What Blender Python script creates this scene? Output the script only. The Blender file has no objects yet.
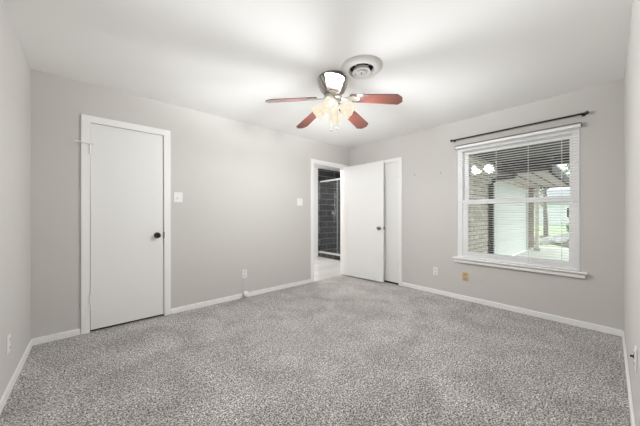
import bpy, bmesh, math, random
from mathutils import Vector, Matrix
random.seed(7)
S = bpy.context.scene
COL = S.collection
PI = math.pi

# ------------------------------------------------------------ camera, world, sun, exposure
LA, LB, H = 4.171, 3.466, 2.44            # back wall length, window wall length, ceiling height
YAW = 0.84741
cam = bpy.data.cameras.new('camera')
camo = bpy.data.objects.new('camera', cam)
COL.objects.link(camo)
camo.location = (-3.752, -3.374, 1.1546)
camo.rotation_euler = (PI / 2, 0, YAW - PI / 2)
cam.sensor_width = 36.0
cam.lens = 255.47 / 640 * 36.0
cam.shift_y = 1.8 / 640
cam.clip_start = 0.02
S.camera = camo

W = bpy.data.worlds.new('overcast_sky')
S.world = W
W.use_nodes = True
wn = W.node_tree
bg = wn.nodes['Background']
tc = wn.nodes.new('ShaderNodeTexCoord')
sx = wn.nodes.new('ShaderNodeSeparateXYZ')
cr = wn.nodes.new('ShaderNodeValToRGB')
cr.color_ramp.elements[0].position = 0.0
cr.color_ramp.elements[0].color = (0.80, 0.86, 0.84, 1)
cr.color_ramp.elements[1].position = 0.35
cr.color_ramp.elements[1].color = (0.92, 0.96, 1.0, 1)
wn.links.new(tc.outputs['Generated'], sx.inputs[0])
wn.links.new(sx.outputs['Z'], cr.inputs[0])
wn.links.new(cr.outputs[0], bg.inputs[0])
bg.inputs[1].default_value = 2.8

sd = bpy.data.lights.new('sun', 'SUN')
sd.energy = 1.2
sd.angle = math.radians(20)
sd.color = (1.0, 0.97, 0.92)
so = bpy.data.objects.new('sun', sd)
COL.objects.link(so)
so.rotation_euler = (math.radians(38), 0, math.radians(25))   # from the south, high

FAN_WATTS = 84.0
LAMP_CURVE = ((-1.0, 0.27), (-0.6, 0.36), (-0.3, 0.35), (0.0, 0.31), (0.12, 0.42), (0.26, 0.66), (0.38, 0.35), (0.55, 0.18), (0.75, 0.09), (1.0, 0.05))   # (sine of elevation, strength)
BATH_WATTS = 50.0
S.view_settings.view_transform = 'Standard'
S.view_settings.look = 'None'
S.view_settings.gamma = 1.0
S.view_settings.use_curve_mapping = False
S.view_settings.exposure = 0.0
S.cycles.max_bounces = 14
S.cycles.diffuse_bounces = 8
S.cycles.transparent_max_bounces = 24
S.cycles.sample_clamp_indirect = 6.0


# ------------------------------------------------------------ materials
def srgb(r, g, b):
    f = lambda c: c / 255 / 12.92 if c / 255 <= 0.04045 else ((c / 255 + 0.055) / 1.055) ** 2.4
    return (f(r), f(g), f(b), 1)


def mat(name, col, rough=0.5, metal=0.0, spec=0.5, bump=None, var=None, coat=0.0):
    """principled; bump=(scale, strength), var=(scale, amount)"""
    m = bpy.data.materials.new(name)
    m.use_nodes = True
    t = m.node_tree
    b = t.nodes['Principled BSDF']
    b.inputs['Base Color'].default_value = col
    b.inputs['Roughness'].default_value = rough
    b.inputs['Metallic'].default_value = metal
    b.inputs['Specular IOR Level'].default_value = spec
    b.inputs['Coat Weight'].default_value = coat
    b.inputs['Coat Roughness'].default_value = 0.12
    tcn = t.nodes.new('ShaderNodeTexCoord')
    if var:
        n = t.nodes.new('ShaderNodeTexNoise')
        n.inputs['Scale'].default_value = var[0]
        n.inputs['Detail'].default_value = 4
        t.links.new(tcn.outputs['Object'], n.inputs['Vector'])
        r = t.nodes.new('ShaderNodeValToRGB')
        a = var[1]
        r.color_ramp.elements[0].position = 0.3
        r.color_ramp.elements[1].position = 0.7
        r.color_ramp.elements[0].color = tuple(c * (1 - a) for c in col[:3]) + (1,)
        r.color_ramp.elements[1].color = tuple(min(1, c * (1 + a)) for c in col[:3]) + (1,)
        t.links.new(n.outputs['Fac'], r.inputs[0])
        t.links.new(r.outputs[0], b.inputs['Base Color'])
    if bump:
        n = t.nodes.new('ShaderNodeTexNoise')
        n.inputs['Scale'].default_value = bump[0]
        n.inputs['Detail'].default_value = 3
        t.links.new(tcn.outputs['Object'], n.inputs['Vector'])
        bp = t.nodes.new('ShaderNodeBump')
        bp.inputs['Strength'].default_value = bump[1]
        bp.inputs['Distance'].default_value = 0.002
        t.links.new(n.outputs['Fac'], bp.inputs['Height'])
        t.links.new(bp.outputs[0], b.inputs['Normal'])
    return m


def brick_mat(name, c1, c2, mortar, bw, rh, ms, swap, rough=0.6, bumpy=0.5, offset=0.5):
    """bricks in object space; swap picks the plane: 'xz' or 'yz' or 'xy'"""
    m = bpy.data.materials.new(name)
    m.use_nodes = True
    t = m.node_tree
    b = t.nodes['Principled BSDF']
    b.inputs['Roughness'].default_value = rough
    tcn = t.nodes.new('ShaderNodeTexCoord')
    s = t.nodes.new('ShaderNodeSeparateXYZ')
    c = t.nodes.new('ShaderNodeCombineXYZ')
    t.links.new(tcn.outputs['Object'], s.inputs[0])
    t.links.new(s.outputs['XYZ'.index(swap[0].upper())], c.inputs[0])
    t.links.new(s.outputs['XYZ'.index(swap[1].upper())], c.inputs[1])
    k = t.nodes.new('ShaderNodeTexBrick')
    k.offset = offset
    k.inputs['Color1'].default_value = c1
    k.inputs['Color2'].default_value = c2
    k.inputs['Mortar'].default_value = mortar
    k.inputs['Scale'].default_value = 1.0
    k.inputs['Mortar Size'].default_value = ms
    k.inputs['Mortar Smooth'].default_value = 0.1
    k.inputs['Brick Width'].default_value = bw
    k.inputs['Row Height'].default_value = rh
    t.links.new(c.outputs[0], k.inputs['Vector'])
    t.links.new(k.outputs['Color'], b.inputs['Base Color'])
    bp = t.nodes.new('ShaderNodeBump')
    bp.invert = True
    bp.inputs['Strength'].default_value = bumpy
    bp.inputs['Distance'].default_value = 0.004
    t.links.new(k.outputs['Fac'], bp.inputs['Height'])
    t.links.new(bp.outputs[0], b.inputs['Normal'])
    return m


def carpet_mat():
    m = bpy.data.materials.new('speckled_grey_carpet')
    m.use_nodes = True
    t = m.node_tree
    b = t.nodes['Principled BSDF']
    b.inputs['Roughness'].default_value = 1.0
    b.inputs['Specular IOR Level'].default_value = 0.05
    b.inputs['Sheen Weight'].default_value = 0.15
    tcn = t.nodes.new('ShaderNodeTexCoord')
    n1 = t.nodes.new('ShaderNodeTexNoise')          # yarn tufts
    n1.inputs['Scale'].default_value = 104
    n1.inputs['Detail'].default_value = 8
    n1.inputs['Roughness'].default_value = 0.8
    r1 = t.nodes.new('ShaderNodeValToRGB')
    e = r1.color_ramp.elements
    e[0].position = 0.445
    e[0].color = (0.065, 0.060, 0.056, 1)
    e[1].position = 0.555
    e[1].color = (0.81, 0.785, 0.76, 1)
    k = e.new(0.50)
    k.color = (0.375, 0.36, 0.345, 1)
    n2 = t.nodes.new('ShaderNodeTexNoise')          # brushed pile patches
    n2.inputs['Scale'].default_value = 3.4
    n2.inputs['Detail'].default_value = 7
    n2.inputs['Distortion'].default_value = 0.6
    r2 = t.nodes.new('ShaderNodeValToRGB')
    r2.color_ramp.elements[0].position = 0.3
    r2.color_ramp.elements[0].color = (0.78, 0.775, 0.765, 1)
    r2.color_ramp.elements[1].position = 0.7
    r2.color_ramp.elements[1].color = (1.15, 1.15, 1.15, 1)
    mx = t.nodes.new('ShaderNodeMix')
    mx.data_type = 'RGBA'
    mx.blend_type = 'MULTIPLY'
    mx.inputs['Factor'].default_value = 1.0
    t.links.new(tcn.outputs['Object'], n1.inputs['Vector'])
    t.links.new(tcn.outputs['Object'], n2.inputs['Vector'])
    t.links.new(n1.outputs['Fac'], r1.inputs[0])
    t.links.new(n2.outputs['Fac'], r2.inputs[0])
    t.links.new(r1.outputs[0], mx.inputs[6])
    t.links.new(r2.outputs[0], mx.inputs[7])
    n3 = t.nodes.new('ShaderNodeTexNoise')          # clumps of tufts
    n3.inputs['Scale'].default_value = 34
    n3.inputs['Detail'].default_value = 5
    n3.inputs['Roughness'].default_value = 0.75
    r3 = t.nodes.new('ShaderNodeValToRGB')
    r3.color_ramp.elements[0].position = 0.38
    r3.color_ramp.elements[0].color = (0.70, 0.69, 0.68, 1)
    r3.color_ramp.elements[1].position = 0.62
    r3.color_ramp.elements[1].color = (1.22, 1.22, 1.22, 1)
    my = t.nodes.new('ShaderNodeMix')
    my.data_type = 'RGBA'
    my.blend_type = 'MULTIPLY'
    my.inputs['Factor'].default_value = 1.0
    t.links.new(tcn.outputs['Object'], n3.inputs['Vector'])
    t.links.new(n3.outputs['Fac'], r3.inputs[0])
    t.links.new(mx.outputs[2], my.inputs[6])
    t.links.new(r3.outputs[0], my.inputs[7])
    t.links.new(my.outputs[2], b.inputs['Base Color'])
    bp = t.nodes.new('ShaderNodeBump')
    bp.inputs['Strength'].default_value = 0.4
    bp.inputs['Distance'].default_value = 0.004
    t.links.new(n1.outputs['Fac'], bp.inputs['Height'])
    t.links.new(bp.outputs[0], b.inputs['Normal'])
    return m


def glass_mat(name, tint, refl=1.0):
    m = bpy.data.materials.new(name)
    m.use_nodes = True
    t = m.node_tree
    t.nodes.remove(t.nodes['Principled BSDF'])
    out = t.nodes['Material Output']
    tr = t.nodes.new('ShaderNodeBsdfTransparent')
    tr.inputs[0].default_value = tint
    gl = t.nodes.new('ShaderNodeBsdfGlossy')
    gl.inputs['Roughness'].default_value = 0.0
    gl.inputs[0].default_value = (refl, refl, refl, 1)
    fr = t.nodes.new('ShaderNodeFresnel')
    fr.inputs['IOR'].default_value = 1.5
    mx = t.nodes.new('ShaderNodeMixShader')
    ge = t.nodes.new('ShaderNodeNewGeometry')       # reflect on the outer faces only
    mm = t.nodes.new('ShaderNodeMath')
    mm.operation = 'SUBTRACT'
    mm.use_clamp = True
    t.links.new(fr.outputs[0], mm.inputs[0])
    t.links.new(ge.outputs['Backfacing'], mm.inputs[1])
    t.links.new(mm.outputs[0], mx.inputs[0])
    t.links.new(tr.outputs[0], mx.inputs[1])
    t.links.new(gl.outputs[0], mx.inputs[2])
    t.links.new(mx.outputs[0], out.inputs[0])
    return m


def shade_mat():
    """lit frosted glass: glows cream and lets most of the bulb's light out"""
    m = bpy.data.materials.new('lit_frosted_glass')
    m.use_nodes = True
    t = m.node_tree
    t.nodes.remove(t.nodes['Principled BSDF'])
    out = t.nodes['Material Output']
    tr = t.nodes.new('ShaderNodeBsdfTransparent')
    em = t.nodes.new('ShaderNodeEmission')
    tcn = t.nodes.new('ShaderNodeTexCoord')
    n = t.nodes.new('ShaderNodeTexNoise')
    n.inputs['Scale'].default_value = 28
    n.inputs['Detail'].default_value = 3
    r = t.nodes.new('ShaderNodeValToRGB')
    r.color_ramp.elements[0].position = 0.35
    r.color_ramp.elements[0].color = (0.95, 0.82, 0.58, 1)
    r.color_ramp.elements[1].position = 0.62
    r.color_ramp.elements[1].color = (1.0, 0.95, 0.80, 1)
    t.links.new(tcn.outputs['Object'], n.inputs['Vector'])
    t.links.new(n.outputs['Fac'], r.inputs[0])
    t.links.new(r.outputs[0], em.inputs[0])
    em.inputs[1].default_value = 1.0
    mx = t.nodes.new('ShaderNodeMixShader')
    mx.inputs[0].default_value = 0.965
    t.links.new(tr.outputs[0], mx.inputs[1])
    t.links.new(em.outputs[0], mx.inputs[2])
    t.links.new(mx.outputs[0], out.inputs[0])
    return m


def emit_mat(name, col, s):
    m = bpy.data.materials.new(name)
    m.use_nodes = True
    t = m.node_tree
    t.nodes.remove(t.nodes['Principled BSDF'])
    em = t.nodes.new('ShaderNodeEmission')
    em.inputs[0].default_value = col
    em.inputs[1].default_value = s
    t.links.new(em.outputs[0], t.nodes['Material Output'].inputs[0])
    return m


def wood_mat(name, c1, c2, coat):
    m = bpy.data.materials.new(name)
    m.use_nodes = True
    t = m.node_tree
    b = t.nodes['Principled BSDF']
    b.inputs['Roughness'].default_value = 0.35
    b.inputs['Coat Weight'].default_value = coat
    b.inputs['Coat Roughness'].default_value = 0.18
    tcn = t.nodes.new('ShaderNodeTexCoord')
    mp = t.nodes.new('ShaderNodeMapping')
    mp.inputs['Scale'].default_value = (2.5, 40, 40)
    n = t.nodes.new('ShaderNodeTexNoise')
    n.inputs['Scale'].default_value = 1.6
    n.inputs['Detail'].default_value = 5
    n.inputs['Distortion'].default_value = 0.8
    r = t.nodes.new('ShaderNodeValToRGB')
    r.color_ramp.elements[0].position = 0.3
    r.color_ramp.elements[0].color = c1
    r.color_ramp.elements[1].position = 0.7
    r.color_ramp.elements[1].color = c2
    t.links.new(tcn.outputs['Object'], mp.inputs[0])
    t.links.new(mp.outputs[0], n.inputs['Vector'])
    t.links.new(n.outputs['Fac'], r.inputs[0])
    t.links.new(r.outputs[0], b.inputs['Base Color'])
    return m


M = {}
M['wall'] = mat('warm_grey_wall_paint', (0.606, 0.589, 0.566, 1), 0.75, spec=0.3, bump=(180, 0.12))
M['ceil'] = mat('white_ceiling_paint', (0.93, 0.93, 0.92, 1), 0.9, spec=0.2, bump=(120, 0.2))
M['carpet'] = carpet_mat()
M['trim'] = mat('white_trim_paint', (0.89, 0.885, 0.87, 1), 0.35)
M['door'] = mat('white_door_paint', (0.85, 0.847, 0.838, 1), 0.42, bump=(35, 0.05))
M['vinyl'] = mat('white_vinyl', (0.92, 0.92, 0.93, 1), 0.35)
M['plate'] = mat('white_plastic_plate', (0.84, 0.83, 0.81, 1), 0.35)
M['beige'] = mat('tan_plastic_plate', srgb(203, 176, 138), 0.4)
M['slot'] = mat('dark_slot', (0.03, 0.03, 0.03, 1), 0.6)
M['toggle'] = mat('grey_toggle', (0.50, 0.49, 0.47, 1), 0.4)
M['nickel'] = mat('brushed_nickel', (0.66, 0.64, 0.60, 1), 0.28, 1.0)
M['dark_nickel'] = mat('dark_satin_nickel', (0.30, 0.29, 0.275, 1), 0.3, 1.0)
M['chrome'] = mat('chrome', (0.80, 0.80, 0.81, 1), 0.12, 1.0)
M['bronze'] = mat('aged_bronze', (0.045, 0.030, 0.020, 1), 0.28, 0.7)
M['black'] = mat('black_iron', (0.012, 0.010, 0.010, 1), 0.45)
M['void'] = mat('painted_void_shade', (0.02, 0.02, 0.02, 1), 0.9)  # near-black color standing in for shade in closets and duct
M['blade'] = wood_mat('cherry_blade', (0.050, 0.0135, 0.009, 1), (0.105, 0.030, 0.020, 1), 1.0)
M['white'] = mat('white_enamel', (0.83, 0.82, 0.80, 1), 0.3)
M['shade'] = shade_mat()
M['pane'] = glass_mat('window_glass', (0.96, 0.985, 0.97, 1))
M['shower_glass'] = glass_mat('shower_glass', (0.93, 0.95, 0.95, 1))
M['blind'] = mat('white_blind_slat', (0.90, 0.90, 0.90, 1), 0.4)
M['cord'] = mat('white_cord', (0.8, 0.79, 0.77, 1), 0.6)
M['bath'] = mat('white_bathroom_paint', (0.80, 0.80, 0.80, 1), 0.5)
M['tile_xz'] = brick_mat('dark_shower_tile', (0.030, 0.030, 0.034, 1), (0.050, 0.050, 0.056, 1), (0.30, 0.30, 0.31, 1), 0.61, 0.160, 0.0045, 'xz', 0.25)
M['tile_yz'] = brick_mat('dark_shower_tile_side', (0.030, 0.030, 0.034, 1), (0.050, 0.050, 0.056, 1), (0.30, 0.30, 0.31, 1), 0.61, 0.160, 0.0045, 'yz', 0.25)
M['curb'] = brick_mat('dark_curb_tile', (0.025, 0.024, 0.025, 1), (0.045, 0.043, 0.043, 1), (0.25, 0.25, 0.25, 1), 0.25, 0.30, 0.005, 'yz', 0.3)
M['marble'] = brick_mat('pale_marble_tile', (0.70, 0.68, 0.66, 1), (0.62, 0.60, 0.585, 1), (0.52, 0.50, 0.49, 1), 0.6, 0.3, 0.004, 'xy', 0.22, 0.1)
M['brick'] = brick_mat('tan_grey_brick', (0.56, 0.49, 0.42, 1), (0.76, 0.69, 0.60, 1), (0.26, 0.235, 0.21, 1), 0.30, 0.10, 0.010, 'xz', 0.85, 0.8)
M['brick_shaded'] = brick_mat('shaded_brown_brick', (0.16, 0.125, 0.10, 1), (0.22, 0.17, 0.14, 1), (0.10, 0.09, 0.08, 1), 0.22, 0.075, 0.010, 'xz', 0.85, 0.8)  # darker copy of the wing's brick, with the shade in its color
M['garage'] = mat('pale_garage_paint', (0.62, 0.635, 0.615, 1), 0.5)
M['gutter'] = mat('dark_grey_metal', (0.045, 0.045, 0.048, 1), 0.45, 0.3)
M['wood_shaded'] = mat('dark_shaded_board', (0.085, 0.078, 0.068, 1), 0.8, var=(6, 0.35))  # dark tone puts the shade under the patio cover into the boards
M['beam'] = mat('dark_beam', (0.03, 0.028, 0.026, 1), 0.8)
M['soffit'] = mat('pinkish_grey_soffit', (0.56, 0.48, 0.47, 1), 0.75, var=(4, 0.12))
M['post'] = mat('tan_timber', (0.62, 0.55, 0.47, 1), 0.7, var=(9, 0.15))
M['concrete'] = mat('pale_concrete', (0.46, 0.47, 0.42, 1), 0.9, var=(3, 0.12))
M['grass'] = mat('pale_lawn', (0.33, 0.39, 0.26, 1), 0.95, var=(1.5, 0.3), bump=(30, 0.6))
M['bark'] = mat('grey_bark', (0.20, 0.18, 0.16, 1), 0.9, var=(14, 0.35), bump=(25, 0.8))
M['leaf'] = mat('olive_leaf', (0.10, 0.15, 0.06, 1), 0.7, var=(8, 0.4))
M['stone'] = mat('pale_stone', (0.36, 0.35, 0.33, 1), 0.85, var=(10, 0.25), bump=(14, 0.6))
M['mulch'] = mat('leaf_litter', (0.11, 0.10, 0.08, 1), 0.95, var=(9, 0.6), bump=(20, 1.0))
M['siding'] = mat('pale_blue_grey_siding', (0.60, 0.62, 0.62, 1), 0.7)
M['shingle'] = mat('grey_shingle', (0.30, 0.31, 0.32, 1), 0.9, var=(5, 0.2))


# ------------------------------------------------------------ mesh helpers
class MB:
    def __init__(self):
        self.bm = bmesh.new()
        self.smooth = False

    def box(self, x0, x1, y0, y1, z0, z1, bev=0.0):
        x0, x1 = min(x0, x1), max(x0, x1)
        y0, y1 = min(y0, y1), max(y0, y1)
        z0, z1 = min(z0, z1), max(z0, z1)
        bm = self.bm
        v = [bm.verts.new(p) for p in ((x0, y0, z0), (x1, y0, z0), (x1, y1, z0), (x0, y1, z0),
                                       (x0, y0, z1), (x1, y0, z1), (x1, y1, z1), (x0, y1, z1))]
        fs = [bm.faces.new([v[i] for i in q]) for q in
              ((3, 2, 1, 0), (4, 5, 6, 7), (0, 1, 5, 4), (1, 2, 6, 5), (2, 3, 7, 6), (3, 0, 4, 7))]
        if bev > 0:
            es = list({e for f in fs for e in f.edges})
            bmesh.ops.bevel(bm, geom=es, offset=bev, segments=2, affect='EDGES', profile=0.5)
        return self

    def tube(self, pts, r, n=10, caps=True):
        bm = self.bm
        self.smooth = True
        pts = [Vector(p) for p in pts]
        rs = r if isinstance(r, (list, tuple)) else [r] * len(pts)
        rings = []
        up = Vector((0, 0, 1))
        for i, p in enumerate(pts):
            a = pts[max(0, i - 1)]
            b = pts[min(len(pts) - 1, i + 1)]
            d = (b - a).normalized()
            u = up if abs(d.z) < 0.95 else Vector((1, 0, 0))
            s = d.cross(u).normalized()
            w = s.cross(d).normalized()
            rings.append([bm.verts.new(p + (s * math.cos(2 * PI * k / n) + w * math.sin(2 * PI * k / n)) * rs[i]) for k in range(n)])
        for a, b in zip(rings, rings[1:]):
            for k in range(n):
                bm.faces.new((a[k], a[(k + 1) % n], b[(k + 1) % n], b[k]))
        if caps:
            bm.faces.new(list(reversed(rings[0])))
            bm.faces.new(rings[-1])
        return self

    def lathe(self, prof, mtx=None, n=32, wob=None):
        """prof: list of (radius, height) about local z"""
        bm = self.bm
        self.smooth = True
        mtx = mtx or Matrix.Identity(4)
        rings = []
        for i, (r, z) in enumerate(prof):
            if r < 1e-6:
                rings.append([bm.verts.new(mtx @ Vector((0, 0, z)))])
            else:
                rg = []
                for k in range(n):
                    a = 2 * PI * k / n
                    dz = wob(i, a) if wob else 0
                    rg.append(bm.verts.new(mtx @ Vector((r * math.cos(a), r * math.sin(a), z + dz))))
                rings.append(rg)
        for a, b in zip(rings, rings[1:]):
            for k in range(n):
                k2 = (k + 1) % n
                if len(a) == 1 and len(b) == 1:
                    continue
                if len(a) == 1:
                    bm.faces.new((a[0], b[k2], b[k]))
                elif len(b) == 1:
                    bm.faces.new((a[k], a[k2], b[0]))
                else:
                    bm.faces.new((a[k], a[k2], b[k2], b[k]))
        return self

    def prism(self, poly, z0, z1, mtx=None):
        bm = self.bm
        mtx = mtx or Matrix.Identity(4)
        a = [bm.verts.new(mtx @ Vector((x, y, z0))) for x, y in poly]
        b = [bm.verts.new(mtx @ Vector((x, y, z1))) for x, y in poly]
        n = len(poly)
        bm.faces.new(list(reversed(a)))
        bm.faces.new(b)
        for k in range(n):
            bm.faces.new((a[k], a[(k + 1) % n], b[(k + 1) % n], b[k]))
        return self

    def build(self, name, m, parent=None, loc=None):
        bm = self.bm
        bmesh.ops.recalc_face_normals(bm, faces=bm.faces)
        me = bpy.data.meshes.new(name)
        bm.to_mesh(me)
        bm.free()
        me.materials.append(m)
        if self.smooth:
            for p in me.polygons:
                p.use_smooth = True
            me.set_sharp_from_angle(angle=math.radians(38))
        o = bpy.data.objects.new(name, me)
        COL.objects.link(o)
        if parent is not None:
            o.parent = parent
        if loc is not None:
            o.location = loc
        return o


def box(name, m, b, parent=None, bev=0.0):
    return MB().box(*b, bev=bev).build(name, m, parent)


def empty(name, loc=(0, 0, 0), rz=0.0):
    o = bpy.data.objects.new(name, None)
    COL.objects.link(o)
    o.location = loc
    o.rotation_euler = (0, 0, rz)
    o.empty_display_size = 0.1
    return o


def tag(o, label, cat, group=None, kind=None):
    o['label'] = label
    o['category'] = cat
    if group:
        o['group'] = group
    if kind:
        o['kind'] = kind
    return o


def struct(o):
    o['kind'] = 'structure'
    return o


def frame_to(d):
    """matrix whose local z points along d"""
    return Vector(d).to_track_quat('Z', 'Y').to_matrix().to_4x4()


T = 0.12            # wall thickness
D1 = (-3.785, -3.155, 2.062)      # closed door opening
D2 = (-0.930, -0.132, 2.052)      # bathroom opening
D3 = (-1.088, -0.462, 2.040)      # closet opening (y)
WY = (-3.172, -1.988)             # window opening (y)
WZ = (0.575, 2.055)

# ------------------------------------------------------------ room shell
struct(box('floor', M['carpet'], (-LA - T, 0.0, -LB - T, 0.03, -0.1, 0.0)))
struct(box('ceiling', M['ceil'], (-LA - T, T, -LB - T, T, H, H + 0.12)))
struct(box('wall_left', M['wall'], (-LA - T, -LA, -LB - T, T, -0.1, H)))
struct(box('wall_front', M['wall'], (-LA, T, -LB - T, -LB, -0.1, H)))
b = MB()
for x0, x1, z0, z1 in ((-LA, D1[0], 0, H), (D1[0], D1[1], D1[2], H), (D1[1], D2[0], 0, H),
                       (D2[0], D2[1], D2[2], H), (D2[1], T, 0, H)):
    b.box(x0, x1, 0, T, z0, z1)
struct(b.build('wall_back', M['wall']))
b = MB()
for y0, y1, z0, z1 in ((D3[1], 0, 0, H), (D3[0], D3[1], D3[2], H), (WY[1], D3[0], 0, H),
                       (WY[0], WY[1], 0, WZ[0]), (WY[0], WY[1], WZ[1], H), (-LB, WY[0], 0, H)):
    b.box(0, T, y0, y1, z0, z1)
struct(b.build('wall_right', M['wall']))

# baseboards
BH, BD = 0.062, 0.013


def baseboard(name, segs):
    b = MB()
    for s in segs:
        b.box(*s, bev=0.004)
    return struct(b.build(name, M['trim']))


baseboard('baseboard_left', [(-LA, -LA + BD, -LB, 0, 0, BH)])
baseboard('baseboard_back', [(-LA + BD, D1[0] - 0.066, -BD, 0, 0, BH), (D1[1] + 0.066, D2[0] - 0.06, -BD, 0, 0, BH),
                             (D2[1] + 0.06, -BD, -BD, 0, 0, BH)])
baseboard('baseboard_right', [(-BD, 0, D3[1] + 0.056, -BD, 0, BH), (-BD, 0, -LB + BD, D3[0] - 0.056, 0, BH)])
baseboard('baseboard_front', [(-LA + BD, -BD, -LB, -LB + BD, 0, BH)])


# ------------------------------------------------------------ doors
def casing(parent, a, b, top, w, axis):
    """one-piece door casing around an opening from a to b, on the y=0 ('x') or x=0 ('y') wall"""
    poly = [(a - w, 0), (a, 0), (a, top), (b, top), (b, 0), (b + w, 0), (b + w, top + w), (a - w, top + w)]
    if axis == 'x':
        mt = Matrix(((1, 0, 0, 0), (0, 0, -1, 0), (0, 1, 0, 0), (0, 0, 0, 1)))
    else:
        mt = Matrix(((0, 0, -1, 0), (1, 0, 0, 0), (0, 1, 0, 0), (0, 0, 0, 1)))
    m = MB().prism(poly, 0.0, 0.018, mt)
    es = [e for e in m.bm.edges if all(abs((v.co.y if axis == 'x' else v.co.x) + 0.018) < 1e-5 for v in e.verts)]
    bmesh.ops.bevel(m.bm, geom=es, offset=0.005, segments=2, affect='EDGES', profile=0.5)
    return m.build('casing', M['trim'], parent)


def knob(parent, m, pos, d, rose=0.032, r=0.028):
    """round knob on a rose at pos, pointing along d"""
    mt = Matrix.Translation(Vector(pos)) @ frame_to(d)
    k = MB().lathe([(0.0, 0), (rose, 0), (rose, 0.004), (rose * 0.8, 0.010), (0.012, 0.013), (0.010, 0.030),
                    (r * 0.75, 0.036), (r, 0.046), (r * 0.98, 0.056), (r * 0.7, 0.064), (0, 0.066)], mt, 28)
    return k.build('knob', m, parent)


# door 1, closed closet door in the back wall
d1 = struct(empty('door_1', ((D1[0] + D1[1]) / 2, 0, 0)))
ox = d1.location.x


def x1(v):
    return v - ox


cw = 0.064
casing(d1, x1(D1[0]), x1(D1[1]), D1[2], cw, 'x')
box('panel', M['door'], (x1(D1[0] + 0.004), x1(D1[1] - 0.005), -0.004, 0.031, 0.022, D1[2] - 0.005), d1, bev=0.002)
box('door_stop', M['trim'], (x1(D1[0]), x1(D1[1]), 0.032, 0.05, D1[2] - 0.012, D1[2] - 0.001), d1)
for z in (1.80, 0.335):
    h = MB()
    h.tube([(x1(D1[0] + 0.001), -0.022, z - 0.047), (x1(D1[0] + 0.001), -0.022, z + 0.047)], 0.008, 10)
    h.box(x1(D1[0] + 0.003), x1(D1[0] + 0.026), -0.0065, -0.004, z - 0.044, z + 0.044)
    ho = h.build('hinge', M['white'], d1)
    if z > 1:
        MB().tube([(x1(D1[0] + 0.001), -0.022, z + 0.05), (x1(D1[0] - 0.05), -0.045, z + 0.052), (x1(D1[0] - 0.105), -0.05, z + 0.052)], 0.0045, 8) \
            .tube([(x1(D1[0] + 0.001), -0.024, z + 0.05), (x1(D1[0] + 0.03), -0.03, z + 0.05)], 0.006, 8).build('hinge_pin_stop', M['plate'], ho)
kb = knob(d1, M['bronze'], (x1(-3.222), -0.004, 0.925), (0, -1, 0))
kb['label'] = 'dark bronze knob'
box('latch', M['bronze'], (x1(D1[1] - 0.0045), x1(D1[1] + 0.002), -0.0185, 0.012, 0.89, 0.96), d1)

# closet space behind door 1
b = MB()
b.box(-3.95, -3.0, 0.75, 0.80, -0.1, H).box(-3.95, -3.90, T, 0.75, -0.1, H).box(-3.05, -3.0, T, 0.75, -0.1, H)
b.box(-3.95, -3.0, T, 0.8, H, H + 0.05)
struct(b.build('wall_closet', M['wall']))
struct(box('floor_closet', M['void'], (-3.95, -3.0, 0.03, 0.8, -0.1, -0.001)))  # thin dark sheet, colored so the gap under the door looks shaded

# door 2, bathroom opening with its slab swung back against the right wall
d2 = struct(empty('door_2', ((D2[0] + D2[1]) / 2, 0, 0)))
ox = d2.location.x
cw = 0.060
casing(d2, x1(D2[0]), x1(D2[1]), D2[2], cw, 'x')
MB().box(x1(D2[0]), x1(D2[0] + 0.016), 0, T, 0, D2[2]).box(x1(D2[1] - 0.002), x1(D2[1]), 0, T, 0, D2[2]) \
    .box(x1(D2[0] + 0.016), x1(D2[1] - 0.002), 0, T, D2[2] - 0.016, D2[2]).build('jamb', M['trim'], d2)
HP = Vector((-0.182, -0.030, 0))             # hinge line
FE = Vector((-0.085, -0.860, 0))             # free edge
sl = (FE - HP).length
ang = math.atan2((FE - HP).y, (FE - HP).x)
slab = MB().box(0, sl, -0.036, 0.0, 0.022, 2.055, bev=0.002).build('slab', M['door'], d2)
slab.location = HP - d2.location
slab.rotation_euler = (0, 0, ang)
# local -y of the slab faces the room
knb = knob(slab, M['dark_nickel'], (sl - 0.07, -0.036, 0.93), (0, -1, 0))
knb['label'] = 'satin nickel knob'
box('latch', M['bronze'], (sl - 0.001, sl + 0.010, -0.026, -0.010, 0.905, 0.955), slab)
for z in (1.80, 1.05, 0.30):
    MB().tube([(-0.004, 0.006, z - 0.045), (-0.004, 0.006, z + 0.045)], 0.007, 10).build('hinge', M['white'], slab)

# door 3, closet door in the right wall, behind the open slab
d3 = struct(empty('door_3', (0, (D3[0] + D3[1]) / 2, 0)))
oy = d3.location.y


def y1(v):
    return v - oy


cw = 0.055
casing(d3, y1(D3[0]), y1(D3[1]), D3[2], cw, 'y')
box('panel', M['door'], (-0.004, 0.031, y1(D3[0] + 0.004), y1(D3[1] - 0.004), 0.028, D3[2] - 0.005), d3, bev=0.002)
for z in (1.80, 0.36):
    MB().tube([(-0.020, y1(D3[0] + 0.001), z - 0.047), (-0.020, y1(D3[0] + 0.001), z + 0.047)], 0.008, 10) \
        .box(-0.0065, -0.004, y1(D3[0] + 0.003), y1(D3[0] + 0.024), z - 0.044, z + 0.044).build('hinge', M['white'], d3)
b = MB()
b.box(0.70, 0.74, -1.2, -0.35, -0.1, H).box(T, 0.70, -1.2, -1.16, -0.1, H).box(T, 0.70, -0.39, -0.35, -0.1, H)
struct(b.build('wall_linen_closet', M['wall']))
struct(box('floor_linen_closet', M['void'], (0.0, 0.74, -1.2, -0.35, -0.1, -0.001)))  # dark sheet again, painted shade for the gap below this door

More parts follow.
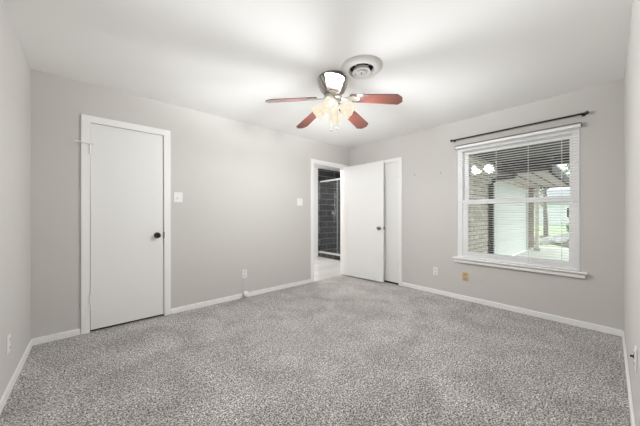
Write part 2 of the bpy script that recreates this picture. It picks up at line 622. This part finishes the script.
# ------------------------------------------------------------ bathroom
BX0, BX1, BY1 = -2.4, 1.86, 1.97
CX = 0.90                                       # front of the shower curb
struct(box('floor_bathroom', M['marble'], (BX0, BX1, 0.03, BY1, -0.1, -0.004)))
struct(box('ceiling_bathroom', M['ceil'], (BX0 - 0.1, BX1 + 0.1, T, BY1 + 0.1, H, H + 0.05)))
struct(box('wall_bathroom_back', M['bath'], (BX0 - 0.1, CX - 0.01, BY1, BY1 + 0.1, -0.1, H)))
struct(box('wall_bathroom_left', M['bath'], (BX0 - 0.1, BX0, T, BY1, -0.1, H)))
struct(box('wall_shower_back', M['tile_xz'], (CX - 0.01, BX1 + 0.1, BY1 - 0.006, BY1 + 0.1, -0.1, H)))
struct(box('wall_shower_right', M['tile_yz'], (BX1, BX1 + 0.1, T, BY1 - 0.006, -0.1, H)))
struct(box('baseboard_bathroom', M['trim'], (BX0, CX - 0.015, BY1 - 0.014, BY1, -0.004, 0.09)))
struct(box('trim_shower_curb', M['curb'], (CX, CX + 0.11, T, BY1 - 0.006, -0.004, 0.115)))
struct(box('trim_curb_cap', M['marble'], (CX - 0.008, CX + 0.118, T, BY1 - 0.006, 0.115, 0.135)))

se = empty('shower_enclosure', (CX + 0.05, 1.1, 0.135))
tag(se, 'framed glass shower enclosure with chrome header on the dark tiled curb', 'shower enclosure')
MB().box(-0.022, 0.022, -0.97, 0.862, 1.91, 1.955, bev=0.006).build('header', M['chrome'], se)
MB().box(-0.018, 0.018, -0.97, 0.862, 0, 0.022, bev=0.004).build('bottom_track', M['chrome'], se)
for y in (-0.965, 0.848):
    box('wall_jamb', M['chrome'], (-0.016, 0.016, y, y + 0.014, 0.022, 1.91), se)
for y0, y1_, xx in ((-0.02, 0.845, -0.009), (-0.95, 0.19, 0.011)):
    g = box('glass_panel', M['shower_glass'], (xx - 0.003, xx + 0.003, y0, y1_, 0.023, 1.90), se)
    for yy in (y0, y1_ - 0.012):
        box('stile', M['chrome'], (xx - 0.007, xx + 0.007, yy, yy + 0.016, 0.023, 1.905), g)

sf = empty('shower_fixture', (1.475, BY1 - 0.006, 1.22))
tag(sf, 'chrome hand shower and valve on the dark tiled shower wall', 'shower')
MB().lathe([(0, 0), (0.075, 0), (0.075, 0.006), (0.03, 0.012), (0.026, 0.05), (0, 0.052)], frame_to((0, -1, 0)), 28).build('valve_plate', M['chrome'], sf)
MB().tube([(0, -0.05, 0), (0.0, -0.065, -0.09)], 0.009, 10).build('valve_lever', M['chrome'], sf)
MB().tube([(0.02, -0.05, 0.14), (0.02, -0.05, 0.62)], 0.010, 12).tube([(0.02, 0, 0.16), (0.02, -0.05, 0.16)], 0.012, 10) \
    .tube([(0.02, 0, 0.60), (0.02, -0.05, 0.60)], 0.012, 10).build('slide_bar', M['chrome'], sf)
MB().tube([(-0.005, -0.06, 0.24), (-0.03, -0.11, 0.40), (-0.05, -0.15, 0.44)], [0.011, 0.013, 0.014], 12) \
    .lathe([(0, 0), (0.02, 0), (0.05, 0.022), (0.05, 0.03), (0, 0.032)], Matrix.Translation((-0.05, -0.145, 0.45)) @ frame_to((-0.3, -0.6, -0.7)), 24).build('hand_shower', M['chrome'], sf)
MB().lathe([(0, 0), (0.035, 0), (0.035, 0.012), (0, 0.014)], Matrix.Translation((-0.05, 0, 0.22)) @ frame_to((0, -1, 0)), 20) \
    .box(-0.10, 0.03, -0.05, -0.01, 0.205, 0.215).build('shelf_bracket', M['chrome'], sf)
MB().tube([(-0.005, -0.06, 0.24), (0.03, -0.07, 0.0), (0.05, -0.07, -0.22), (0.0, -0.06, -0.30), (-0.04, -0.05, -0.2), (-0.03, -0.02, -0.05)], 0.006, 8).build('hose', M['chrome'], sf)

bl = empty('bathroom_light', (-0.6, 1.0, H))
tag(bl, 'round white flush light on the bathroom ceiling', 'ceiling light')
MB().lathe([(0, 0), (0.17, 0), (0.17, -0.02), (0.0, -0.022)], None, 32).build('base', M['white'], bl)
MB().lathe([(0.155, -0.022), (0.14, -0.055), (0.09, -0.075), (0, -0.08)], None, 32).build('diffuser', emit_mat('bath_diffuser', (1, 0.97, 0.93, 1), 3.0), bl)
pl = bpy.data.lights.new('bathroom_bulb', 'POINT')
pl.energy = BATH_WATTS
pl.color = (1.0, 0.97, 0.94)
pl.shadow_soft_size = 0.08
po = bpy.data.objects.new('bathroom_bulb', pl)
COL.objects.link(po)
po.location = (-0.6, 1.0, H - 0.2)

# ------------------------------------------------------------ window, sill
w1 = struct(empty('window_1', (0, (WY[0] + WY[1]) / 2, WZ[0])))
oy = w1.location.y
oz = WZ[0]
a, c, hh = y1(WY[0]), y1(WY[1]), WZ[1] - WZ[0]


def ring(mb, x0, x1_, ya, yb, za, zb, wl, wr, wb, wt, bev=0.003):
    mb.box(x0, x1_, ya, ya + wr, za, zb, bev=bev)
    mb.box(x0, x1_, yb - wl, yb, za, zb, bev=bev)
    mb.box(x0, x1_, ya + wr, yb - wl, za, za + wb, bev=bev)
    mb.box(x0, x1_, ya + wr, yb - wl, zb - wt, zb, bev=bev)
    return mb


ring(MB(), 0.004, 0.115, a, c, 0, hh, 0.062, 0.046, 0.035, 0.045).build('frame', M['vinyl'], w1)
up = ring(MB(), 0.062, 0.092, a + 0.046, c - 0.062, 0.735, hh - 0.045, 0.056, 0.034, 0.045, 0.038).build('upper_sash', M['vinyl'], w1)
lo = ring(MB(), 0.022, 0.058, a + 0.046, c - 0.062, 0.035, 0.780, 0.056, 0.036, 0.045, 0.060).build('lower_sash', M['vinyl'], w1)
box('glass_pane', M['pane'], (0.075, 0.079, a + 0.078, c - 0.115, 0.77, hh - 0.08), up)
box('glass_pane', M['pane'], (0.038, 0.042, a + 0.080, c - 0.115, 0.075, 0.73), lo)
MB().box(0.005, 0.022, -0.03, 0.03, 0.772, 0.790, bev=0.003).build('sash_lock', M['vinyl'], lo)
struct(MB().box(-0.062, 0.004, WY[0] - 0.055, WY[1] + 0.045, WZ[0] - 0.019, WZ[0], bev=0.005).build('trim_window_stool', M['trim']))
struct(MB().box(-0.036, 0, WY[0] - 0.042, WY[1] + 0.034, WZ[0] - 0.066, WZ[0] - 0.027, bev=0.006)
       .box(-0.020, 0, WY[0] - 0.040, WY[1] + 0.032, WZ[0] - 0.027, WZ[0] - 0.0192).build('trim_window_apron', M['trim']))

# blind, open slats in front of the frame
bd = empty('window_blind', (-0.033, (WY[0] + WY[1]) / 2, WZ[0] + 0.003))
tag(bd, 'white horizontal slat blind lowered with open slats over the window', 'blind')
oy = bd.location.y
oz = bd.location.z
hw = (WY[1] - WY[0]) / 2
MB().box(-0.020, 0.024, -hw - 0.012, hw + 0.010, 2.052 - oz, 2.084 - oz, bev=0.003).build('headrail', M['blind'], bd)
hc = MB()
for sgn, e in ((-1, -hw - 0.0125), (1, hw + 0.0105)):
    hc.box(-0.022, 0.024, e, e + sgn * 0.004, 2.050 - oz, 2.091 - oz)
hc.box(-0.026, 0.024, -hw - 0.015, hw + 0.013, 2.084 - oz, 2.0955 - oz).build('headrail_shadow_edge', mat('shadow_edge_grey', (0.16, 0.155, 0.14, 1), 0.5), bd)  # dark strip colored as the shadow line along the headrail
SP = 0.0285
zt = 2.035 - oz
nsl = int((zt - 0.03) / SP) + 1
sl_ = MB()
tl = math.radians(12)
dx = 0.0095
for i in range(nsl):
    z = zt - i * SP
    bm = sl_.bm
    y0, y1_ = -hw + 0.012, hw - 0.012
    pr = [(-dx, dx * math.tan(tl)), (0, 0.0018), (dx, -dx * math.tan(tl))]
    top = [[bm.verts.new((px, yy, z + pz + 0.0005)) for px, pz in pr] for yy in (y0, y1_)]
    bot = [[bm.verts.new((px, yy, z + pz - 0.0005)) for px, pz in pr] for yy in (y0, y1_)]
    for k in range(2):
        bm.faces.new((top[0][k], top[0][k + 1], top[1][k + 1], top[1][k]))
        bm.faces.new((bot[0][k], bot[1][k], bot[1][k + 1], bot[0][k + 1]))
    bm.faces.new((top[0][0], top[1][0], bot[1][0], bot[0][0]))
    bm.faces.new((top[0][2], bot[0][2], bot[1][2], top[1][2]))
    for e in (0, 1):
        bm.faces.new((top[e][0], top[e][1], top[e][2], bot[e][2], bot[e][1], bot[e][0]))
sl_.build('slats', M['blind'], bd)
MB().box(-0.013, 0.013, -hw + 0.010, hw - 0.010, 0.002, 0.018, bev=0.003).build('bottom_rail', M['blind'], bd)
for yy in (-0.46, -0.18, 0.13, 0.40):
    MB().tube([(-0.0135, yy, 0.018), (-0.0135, yy, 2.052 - oz)], 0.0014, 6).tube([(0.0135, yy, 0.018), (0.0135, yy, 2.052 - oz)], 0.0014, 6) \
        .build('ladder_cord', M['cord'], bd)
MB().tube([(-0.026, -0.545, 2.06 - oz), (-0.030, -0.545, 1.30 - oz)], 0.003, 8).lathe(
    [(0, 0), (0.006, -0.004), (0.008, -0.03), (0, -0.032)], Matrix.Translation((-0.030, -0.545, 1.30 - oz)), 12).build('pull_cord', M['cord'], bd)

# curtain rod
rd = empty('curtain_rod', (0, -2.575, 2.178))
tag(rd, 'thin black curtain rod mounted on the wall above the window', 'curtain rod')
MB().tube([(-0.05, 0.635, 0), (-0.05, -0.638, 0)], 0.0095, 12).build('rod', M['black'], rd)
for sgn, yy in ((1, 0.635), (-1, -0.638)):
    MB().lathe([(0, 0), (0.010, 0), (0.016, 0.004), (0.019, 0.014), (0.012, 0.024), (0, 0.028)], Matrix.Translation((-0.05, yy, 0)) @ frame_to((0, sgn, 0)), 20).build('finial', M['black'], rd)
    yb = yy - sgn * 0.012
    MB().tube([(-0.002, yb, -0.002), (-0.03, yb, -0.002), (-0.05, yb, -0.002)], 0.007, 10) \
        .lathe([(0, 0), (0.016, 0), (0.016, 0.004), (0.008, 0.010), (0, 0.011)], Matrix.Translation((0, yb, -0.002)) @ frame_to((-1, 0, 0)), 20).build('bracket', M['black'], rd)


# ------------------------------------------------------------ plates on the walls
def plate_obj(name, loc, rz, w=0.07, h=0.115, m='plate'):
    """Empty on the wall; local -y faces the room"""
    r = empty(name, loc, rz)
    MB().box(-w / 2, w / 2, -0.006, 0, -h / 2, h / 2, bev=0.003).build('plate', M[m], r)
    return r


def outlet(loc, rz, label, m='plate'):
    r = plate_obj('wall_outlet', loc, rz, m=m)
    for z in (-0.026, 0.026):
        sck = MB().box(-0.016, 0.016, -0.009, -0.006, z - 0.016, z + 0.016, bev=0.0012).build('socket', M[m], r)
        MB().box(-0.009, -0.005, -0.0095, -0.009, z - 0.005, z + 0.008).box(0.005, 0.009, -0.0095, -0.009, z - 0.005, z + 0.008) \
            .box(-0.003, 0.003, -0.0095, -0.009, z - 0.012, z - 0.007).build('slot', M['slot'], sck)
    MB().lathe([(0, 0), (0.0035, 0), (0.0035, 0.002), (0, 0.0022)], Matrix.Translation((0, -0.006, 0)) @ frame_to((0, -1, 0)), 10).build('screw', M['nickel'], r)
    tag(r, label, 'outlet')
    return r


sw = plate_obj('light_switch', (-3.010, 0, 1.362), 0, 0.094, 0.118)
tag(sw, 'white light switch plate beside the closed white door', 'light switch')
MB().box(-0.016, 0.000, -0.008, -0.006, -0.028, 0.012, bev=0.001).build('bezel', M['plate'], sw)
MB().box(-0.014, -0.004, -0.018, -0.006, -0.022, -0.006, bev=0.002).build('toggle', M['toggle'], sw)
sw = plate_obj('light_switch', (-1.218, 0, 1.365), 0, 0.112, 0.118)
tag(sw, 'white light switch plate beside the bathroom doorway', 'light switch')
for xx in (-0.023, 0.023):
    MB().box(xx - 0.006, xx + 0.006, -0.016, -0.006, -0.012, 0.012, bev=0.002).build('toggle', M['plate'], sw)
outlet((-2.180, 0, 0.332), 0, 'white wall outlet on the back wall between the two doorways')
outlet((0, -1.690, 0.330), -PI / 2, 'white wall outlet right of the closet door frame')
bo = outlet((0, -2.088, 0.322), -PI / 2, 'tan wall outlet under the left end of the window sill', 'beige')
outlet((-LA, -0.80, 0.320), PI / 2, 'white wall outlet on the left wall')
outlet((-1.71, -LB, 0.430), PI, 'white wall outlet on the wall at the right edge of view')

# thin wire from the outlet down to a round cap on the baseboard
dc = empty('cable_cap', (-2.180, -BD, 0.055))
tag(dc, 'round white cable cap on the baseboard below the back wall outlet', 'cable cap')
MB().lathe([(0, 0), (0.036, 0), (0.040, 0.012), (0.036, 0.034), (0.022, 0.044), (0, 0.046)], frame_to((0.25, -1, 0.1)), 24).build('cap', M['plate'], dc)
MB().lathe([(0.041, 0.0), (0.044, 0.004), (0.044, 0.012), (0.041, 0.014)], frame_to((0.25, -1, 0.1)), 24).build('rim', M['toggle'], dc)
MB().tube([(-0.01, 0.006, 0.025), (-0.012, 0.008, 0.10), (-0.008, 0.010, 0.215)], 0.003, 8).build('wire', M['cord'], dc)

jk = empty('coax_jack', (-1.47, -LB, 0.355), PI)
tag(jk, 'small dark cable jack low on the wall at the right edge', 'cable jack')
MB().lathe([(0, 0), (0.010, 0), (0.010, 0.003), (0.006, 0.006), (0.006, 0.014), (0, 0.015)], frame_to((0, -1, 0)), 16).build('connector', M['bronze'], jk)

for y, z, lb in ((-1.366, 1.776, 'small nail in the wall, nearer the closet door'), (-1.765, 1.758, 'small nail in the wall, nearer the window')):
    nl = MB().lathe([(0, 0), (0.002, 0), (0.002, 0.012), (0.007, 0.012), (0.006, 0.015), (0, 0.0155)], frame_to((-1, 0, 0)), 10).build('nail', M['gutter'], loc=(0, y, z))
    tag(nl, lb, 'nail', 'nails left in the window wall')

# ------------------------------------------------------------ ceiling air register
vt = empty('air_vent', (-2.005, -1.943, H))
tag(vt, 'round white stepped air vent on the ceiling beside the fan', 'air vent')
MB().lathe([(0.100, -0.004), (0.112, -0.030), (0.135, -0.034), (0.162, -0.020), (0.178, -0.006), (0.180, 0.0), (0.100, 0.0)], None, 48).build('outer_ring', M['white'], vt)
MB().lathe([(0.104, -0.001), (0.0, -0.001)], None, 32).build('duct', M['void'], vt)  # flat disc colored as the shaded depth of the duct
MB().lathe([(0.0, -0.040), (0.045, -0.040), (0.050, -0.034), (0.058, -0.034), (0.060, -0.044), (0.078, -0.050), (0.080, -0.046), (0.064, -0.012)], None, 40).build('middle_cone', M['white'], vt)
MB().lathe([(0.0, -0.0405), (0.036, -0.0405), (0.042, -0.052), (0.040, -0.056), (0.02, -0.050), (0, -0.048)], None, 36).build('inner_cone', M['white'], vt)
MB().lathe([(0, -0.048), (0.007, -0.050), (0.006, -0.062), (0, -0.063)], None, 12).tube([(-0.104, 0, -0.012), (0.104, 0, -0.012)], 0.004, 8) \
    .tube([(0, -0.104, -0.012), (0, 0.104, -0.012)], 0.004, 8).build('adjusting_screw', M['toggle'], vt)

# ------------------------------------------------------------ ceiling fan
FX, FY, ZB = -2.066, -1.649, 2.2595
fan = empty('ceiling_fan', (FX, FY, H))
tag(fan, 'five bladed ceiling fan with cherry blades and four lit glass shades', 'ceiling fan')
zb = ZB - H
MB().lathe([(0, 0), (0.136, 0), (0.138, -0.020), (0.134, -0.035), (0.124, -0.070), (0.108, -0.110), (0.082, -0.145), (0.062, -0.160), (0, -0.160)], None, 48).build('motor_housing', M['dark_nickel'], fan)  # darker nickel colors in the shaded gaps between the louvers
lv = MB()
for k in range(20):
    aa = 2 * PI * k / 20
    pts = []
    for r, z, tw in ((0.137, -0.022, 0.0), (0.128, -0.070, 0.10), (0.111, -0.110, 0.2), (0.086, -0.143, 0.3)):
        pts.append((r * math.cos(aa + tw), r * math.sin(aa + tw), z))
    lv.tube(pts, [0.008, 0.009, 0.008, 0.005], 8)
lv.build('louver', M['nickel'], fan)
MB().lathe([(0, -0.160), (0.056, -0.160), (0.060, -0.168), (0.086, -0.174), (0.090, -0.188), (0.082, -0.202), (0.058, -0.212), (0, -0.212)], None, 40).build('hub', M['nickel'], fan)
PH = math.radians(154.93)
for k in range(5):
    aa = PH - math.radians(72 * k)
    RT = Matrix.Translation((0, 0, zb)) @ Matrix.Rotation(aa, 4, 'Z') @ Matrix.Rotation(math.radians(10.3), 4, 'Y') @ Matrix.Rotation(math.radians(-12), 4, 'X')
    r0, r1, w0, w1_ = 0.185, 0.634, 0.056, 0.071
    poly = [(r0, -w0), (r1 - 0.040, -w1_), (r1, -w1_ * 0.42), (r1, w1_ * 0.42), (r1 - 0.040, w1_), (r0, w0), (r0 - 0.015, w0 * 0.6), (r0 - 0.015, -w0 * 0.6)]
    bo_ = MB().prism(poly, -0.003, 0.003)
    ob = bo_.build('blade', M['blade'], fan)
    ob.matrix_local = RT
    br = MB()
    arm = [(0.085, -0.018), (0.14, -0.013), (0.175, -0.030), (0.215, -0.040), (0.250, -0.022), (0.262, 0.0), (0.250, 0.022), (0.215, 0.040), (0.175, 0.030), (0.14, 0.013), (0.085, 0.018)]
    br.prism(arm, -0.0085, -0.0035)
    for sx_, sy_ in ((0.20, 0.022), (0.20, -0.022), (0.24, 0.0)):
        br.lathe([(0, -0.0085), (0.006, -0.0085), (0.005, -0.0115), (0, -0.012)], Matrix.Translation((sx_, sy_, 0)), 10)
    iron = br.build('blade_iron', M['nickel'], ob)

# light kit
def lamp_spread(L):
    """spread shaped by hand to keep a hot spot off the ceiling: most of it out and a little upwards, little straight up"""
    L.use_nodes = True
    t = L.node_tree
    em = t.nodes['Emission']
    tcn = t.nodes.new('ShaderNodeTexCoord')
    sp = t.nodes.new('ShaderNodeSeparateXYZ')
    mr = t.nodes.new('ShaderNodeMapRange')
    mr.inputs['From Min'].default_value = -1
    mr.inputs['From Max'].default_value = 1
    r = t.nodes.new('ShaderNodeValToRGB')
    e = r.color_ramp.elements
    pts = LAMP_CURVE
    e[0].position, e[1].position = (pts[0][0] + 1) / 2, (pts[-1][0] + 1) / 2
    e[0].color = (pts[0][1],) * 3 + (1,)
    e[1].color = (pts[-1][1],) * 3 + (1,)
    for z, v in pts[1:-1]:
        k = e.new((z + 1) / 2)
        k.color = (v, v, v, 1)
    t.links.new(tcn.outputs['Normal'], sp.inputs[0])
    t.links.new(sp.outputs['Z'], mr.inputs['Value'])
    t.links.new(mr.outputs['Result'], r.inputs[0])
    t.links.new(r.outputs[0], em.inputs['Strength'])


MB().lathe([(0, -0.212), (0.055, -0.212), (0.062, -0.225), (0.060, -0.255), (0.042, -0.275), (0.014, -0.285), (0.008, -0.300), (0, -0.302)], None, 32).build('light_fitter', M['nickel'], fan)
az0 = math.radians(217)
for k in range(4):
    aa = az0 + k * PI / 2
    dirv = Vector((math.cos(aa) * 0.80, math.sin(aa) * 0.80, -0.60)).normalized()
    base = Vector((math.cos(aa) * 0.060, math.sin(aa) * 0.060, -0.246))
    am = MB().tube([Vector((math.cos(aa) * 0.04, math.sin(aa) * 0.04, -0.250)), base, base + dirv * 0.028], [0.010, 0.011, 0.020], 12).build('lamp_arm', M['nickel'], fan)
    mt = Matrix.Translation(base + dirv * 0.022) @ frame_to(dirv)
    prof = [(0.020, 0), (0.032, 0.008), (0.049, 0.030), (0.058, 0.060), (0.062, 0.090), (0.072, 0.116)]
    sh = MB().lathe(prof, mt, 48, wob=lambda i, an: (0.0025 * math.cos(8 * an) if i == 5 else 0)).build('lamp_shade', M['shade'], am)
    L = bpy.data.lights.new('fan_bulb', 'POINT')
    L.energy = FAN_WATTS
    L.color = (0.97, 0.98, 0.99)
    L.shadow_soft_size = 0.075
    lo_ = bpy.data.objects.new('fan_bulb', L)
    COL.objects.link(lo_)
    lo_.location = Vector((FX, FY, H)) + base + dirv * 0.125 + Vector((0, 0, -0.035))  # unseen light placed just outside the mouth of its shade
    lamp_spread(L)
for dx_, dy_, zl in ((-0.012, 0.012, -0.475), (0.030, -0.028, -0.462)):
    ch = MB().tube([(dx_ * 0.6, dy_ * 0.6, -0.270), (dx_, dy_, -0.31), (dx_, dy_, zl)], 0.0012, 6).build('pull_chain', M['bronze'], fan)
    MB().lathe([(0, zl), (0.005, zl - 0.003), (0.007, zl - 0.014), (0.004, zl - 0.022), (0, zl - 0.023)], Matrix.Translation((dx_, dy_, 0)), 12).build('chain_pull', M['bronze'], ch)

# ------------------------------------------------------------ outdoors
GZ = -0.12
GY = -1.40                                      # face of the wing that runs away from the window
struct(box('ground_lawn', M['grass'], (9.8, 70, -40, 30, GZ - 0.2, GZ - 0.01)))
struct(box('ground_patio', M['concrete'], (T, 9.8, -14, GY, GZ - 0.2, GZ)))
b = MB()
b.box(1.97, 3.72, GY, GY + 0.25, GZ, 2.75).box(T, 1.97, GY, GY + 0.15, GZ, 2.75).box(3.72, 8.16, GY, GY + 0.25, 2.05, 2.75)
struct(b.build('wall_outside_brick', M['brick']))
struct(MB().box(8.16, 9.30, GY, GY + 0.25, GZ, 2.75).build('wall_outside_pier', M['brick_shaded']))
gd = empty('garage_door', (5.94, GY + 0.03, GZ))
tag(gd, 'wide pale paneled garage door seen through the window', 'garage door')
b = MB()
for k in range(4):
    z0 = k * 0.54
    b.box(-2.18, 2.18, 0.0, 0.05, z0 + 0.004, z0 + 0.536, bev=0.004)
b.build('panel', M['garage'], gd)
MB().box(-2.22, -2.12, -0.03, 0.0, 0, 2.16).box(2.12, 2.22, -0.03, 0.0, 0, 2.16).box(-2.12, 2.12, -0.03, 0.0, 2.06, 2.17).build('door_frame', M['garage'], gd)

ds = empty('downspout', (3.58, GY, GZ))
tag(ds, 'dark metal downspout with curved elbow on the brick corner', 'downspout')
MB().box(-0.06, 0.06, -0.10, -0.01, 0.06, 2.02, bev=0.012).build('pipe', M['gutter'], ds)
MB().tube([(0, -0.062, 2.0), (0.02, -0.08, 2.10), (0.09, -0.14, 2.16), (0.22, -0.30, 2.18), (0.32, -0.42, 2.20), (0.36, -0.46, 2.27)], 0.055, 12).build('elbow', M['gutter'], ds)
for z in (0.5, 1.5):
    box('strap', M['gutter'], (-0.075, 0.075, -0.103, -0.001, z, z + 0.03), ds)

# patio cover: board ceiling next to the house, shade put into its color
pc = empty('patio_cover', (T, -3.3, 2.42))
tag(pc, 'patio cover, boards colored dark as in shade, with a black edge beam outside the window', 'patio cover')
pb = MB()
for k in range(24):
    pb.box(k * 0.16, k * 0.16 + 0.152, -5.0, 1.88, 0.10, 0.125)
pb.build('roof_boards', M['wood_shaded'], pc)
for k in range(7):
    box('rafter', M['wood_shaded'], (0.0, 4.15, 1.78 - k * 1.0, 1.82 - k * 1.0, 0.0, 0.10), pc)
box('edge_beam', M['beam'], (4.10, 4.22, -5.0, 1.88, -0.10, 0.125), pc)
box('roof_sheet', M['shingle'], (0.0, 4.22, -5.0, 1.88, 0.125, 0.16), pc)

# overhang along the garage
go = empty('garage_overhang', (4.25, GY - 0.002, 2.20))
tag(go, 'pinkish grey soffit overhang above the garage door', 'roof overhang')
box('soffit_panel', M['soffit'], (0.12, 4.9, -1.02, 0.0, 0.0, 0.03), go)
box('fascia', M['beam'], (0.12, 4.9, -1.08, -1.02, -0.04, 0.20), go)
box('end_board', M['beam'], (4.9, 4.96, -1.08, 0.0, -0.03, 0.20), go)
for yy in (-0.35, -0.70):
    box('joint_strip', M['wood_shaded'], (0.12, 4.9, yy - 0.015, yy + 0.015, -0.012, 0.0), go)
box('roof_sheet', M['shingle'], (0.12, 4.96, -1.08, 0.0, 0.20, 0.25), go)

ps = empty('timber_post', (8.0, -1.69, GZ))
tag(ps, 'tan timber post holding up the garage overhang corner', 'post')
MB().box(-0.05, 0.05, -0.05, 0.05, 0.0, 2.285, bev=0.006).build('shaft', M['post'], ps)
MB().box(-0.09, 0.09, -0.09, 0.09, 0.0, 0.10, bev=0.006).build('foot', M['concrete'], ps)

# leaf litter bed with stones and fallen branches
bm_ = MB()
pts = []
n = 28
for k in range(n):
    aa = 2 * PI * k / n
    pts.append((15.0 + 4.9 * math.cos(aa) + random.uniform(-.2, .2), -3.1 + 2.6 * math.sin(aa) + random.uniform(-.2, .2)))
bm_.prism(pts, GZ - 0.05, GZ + 0.01)
struct(bm_.build('ground_leaf_bed', M['mulch']))


def stone(loc, s, rz):
    b = MB()
    bmesh.ops.create_icosphere(b.bm, subdivisions=2, radius=1.0)
    rr = random.Random(int(loc[0] * 100))
    for v in b.bm.verts:
        k = 1 + rr.uniform(-0.18, 0.18)
        v.co = Vector((v.co.x * s[0] * k, v.co.y * s[1] * k, max(v.co.z, -0.5) * s[2] * k))
    o = b.build('garden_stone', M['stone'], loc=loc)
    o.rotation_euler = (0, 0, rz)
    return tag(o, 'pale stone lying in the leaf litter bed beyond the patio', 'stone', 'stones in the leaf litter bed')


for k in range(24):
    xx = 10.7 + 0.66 * (k // 2)
    yy = (-1.75 if k % 2 else -4.15) - 0.06 * (k // 2) + (0.35 if k % 4 < 2 else 0)
    sc = random.uniform(0.14, 0.30)
    stone((xx, yy, GZ + sc * 0.30), (sc * 1.1, sc, sc * 0.75), random.uniform(0, 3))


def branch(loc, rz, L_, lb):
    o = empty('fallen_branch', loc, rz)
    b = MB()
    b.tube([(0, 0, 0.05), (L_ * 0.35, 0.08, 0.16), (L_ * 0.7, -0.06, 0.26), (L_, 0.05, 0.40)], [0.055, 0.045, 0.03, 0.012], 8)
    b.build('stem', M['bark'], o)
    for f, sgn in ((0.3, 1), (0.5, -1), (0.65, 1)):
        MB().tube([(L_ * f, 0.03, 0.05 + 0.3 * f), (L_ * f + 0.25, sgn * 0.3, 0.22 + 0.3 * f), (L_ * f + 0.5, sgn * 0.45, 0.40 + 0.3 * f)], [0.025, 0.018, 0.008], 7).build('twig', M['bark'], o)
    return tag(o, lb, 'branch', 'fallen branches outside')


branch((11.2, -2.6, GZ), -0.5, 2.0, 'bare fallen branch nearest the patio slab')
branch((13.0, -2.3, GZ), -1.0, 2.2, 'bare fallen branch lying by the tree trunk')
branch((14.6, -3.6, GZ), 0.4, 2.0, 'bare fallen branch farthest out by the lawn')


def tree(loc, hgt, r, lb, seed, crown):
    o = empty('yard_tree', loc)
    rr = random.Random(seed)
    MB().tube([(0, 0, -0.05), (0.05, 0.02, hgt * 0.3), (-0.10, 0.05, hgt * 0.6), (0.05, 0, hgt)], [r, r * 0.85, r * 0.65, r * 0.35], 10).build('trunk', M['bark'], o)
    for k in range(6):
        aa = k * 1.1 + seed
        z0 = hgt * (0.45 + 0.08 * k)
        MB().tube([(0, 0, z0), (0.7 * math.cos(aa), 0.7 * math.sin(aa), z0 + 0.5), (1.5 * math.cos(aa), 1.5 * math.sin(aa), z0 + 0.9)], [r * 0.4, r * 0.25, r * 0.08], 7).build('limb', M['bark'], o)
    if crown:
        b = MB()
        for k in range(700):
            d = Vector((rr.gauss(0, 1), rr.gauss(0, 1), rr.gauss(0, 0.8)))
            p = Vector((0, 0, hgt * 1.05)) + d.normalized() * (crown * rr.uniform(0.35, 1.0) ** 0.5)
            u = Vector((rr.gauss(0, 1), rr.gauss(0, 1), rr.gauss(0, 1))).normalized() * 0.16
            v = u.orthogonal().normalized() * 0.09
            b.bm.faces.new([b.bm.verts.new(q) for q in (p - u, p + v, p + u, p - v)])
        b.build('foliage', M['leaf'], o)
    return tag(o, lb, 'tree', 'trees in the yard')


tree((12.6, -1.35, GZ), 3.6, 0.10, 'slim grey trunked tree behind the tan timber post', 1, 0)
tree((24.0, -2.6, GZ), 4.2, 0.20, 'leafy tree across the pale lawn', 4, 1.7)
tree((30.0, 2.4, GZ), 4.6, 0.22, 'leafy tree behind the slim grey trunk', 6, 2.0)


def shrub(loc, r, lb, seed):
    o = empty('yard_shrub', loc)
    rr = random.Random(seed)
    b = MB()
    for k in range(420):
        d = Vector((rr.gauss(0, 1), rr.gauss(0, 1), rr.gauss(0, 0.6))).normalized()
        p = Vector((0, 0, r * 0.75)) + Vector((d.x * r * 1.4, d.y * r * 1.4, d.z * r * 0.75)) * rr.uniform(0.4, 1.0)
        u = Vector((rr.gauss(0, 1), rr.gauss(0, 1), rr.gauss(0, 1))).normalized() * 0.10
        v = u.orthogonal().normalized() * 0.06
        b.bm.faces.new([b.bm.verts.new(q) for q in (p - u, p + v, p + u, p - v)])
    b.build('foliage', M['leaf'], o)
    MB().tube([(0, 0, -0.02), (0.02, 0, r * 0.6)], 0.03, 7).build('stem', M['bark'], o)
    return tag(o, lb, 'shrub', 'shrubs in the yard')


shrub((19.0, -2.2, GZ), 0.55, 'low dark shrub at the near edge of the lawn', 3)
shrub((22.0, -4.4, GZ), 0.6, 'low dark shrub farther right on the lawn', 5)

nh = empty('neighbor_house', (40, -3.5, GZ))
tag(nh, 'pale blue grey house far across the lawn', 'house')
box('wall', M['siding'], (0, 8, -9, 9, 0, 2.9), nh)
MB().prism([(-0.5, 2.9), (8.5, 2.9), (4, 4.8)], -9.5, 9.5, Matrix(((1, 0, 0, 0), (0, 0, 1, 0), (0, 1, 0, 0), (0, 0, 0, 1)))).build('roof', M['shingle'], nh)
for yy in (-5.5, -1.5, 3.0):
    f = box('window', M['white'], (-0.05, 0.0, yy - 0.7, yy + 0.7, 0.9, 2.2), nh)
    box('pane', M['slot'], (-0.06, -0.05, yy - 0.6, yy + 0.6, 1.0, 2.1), f)
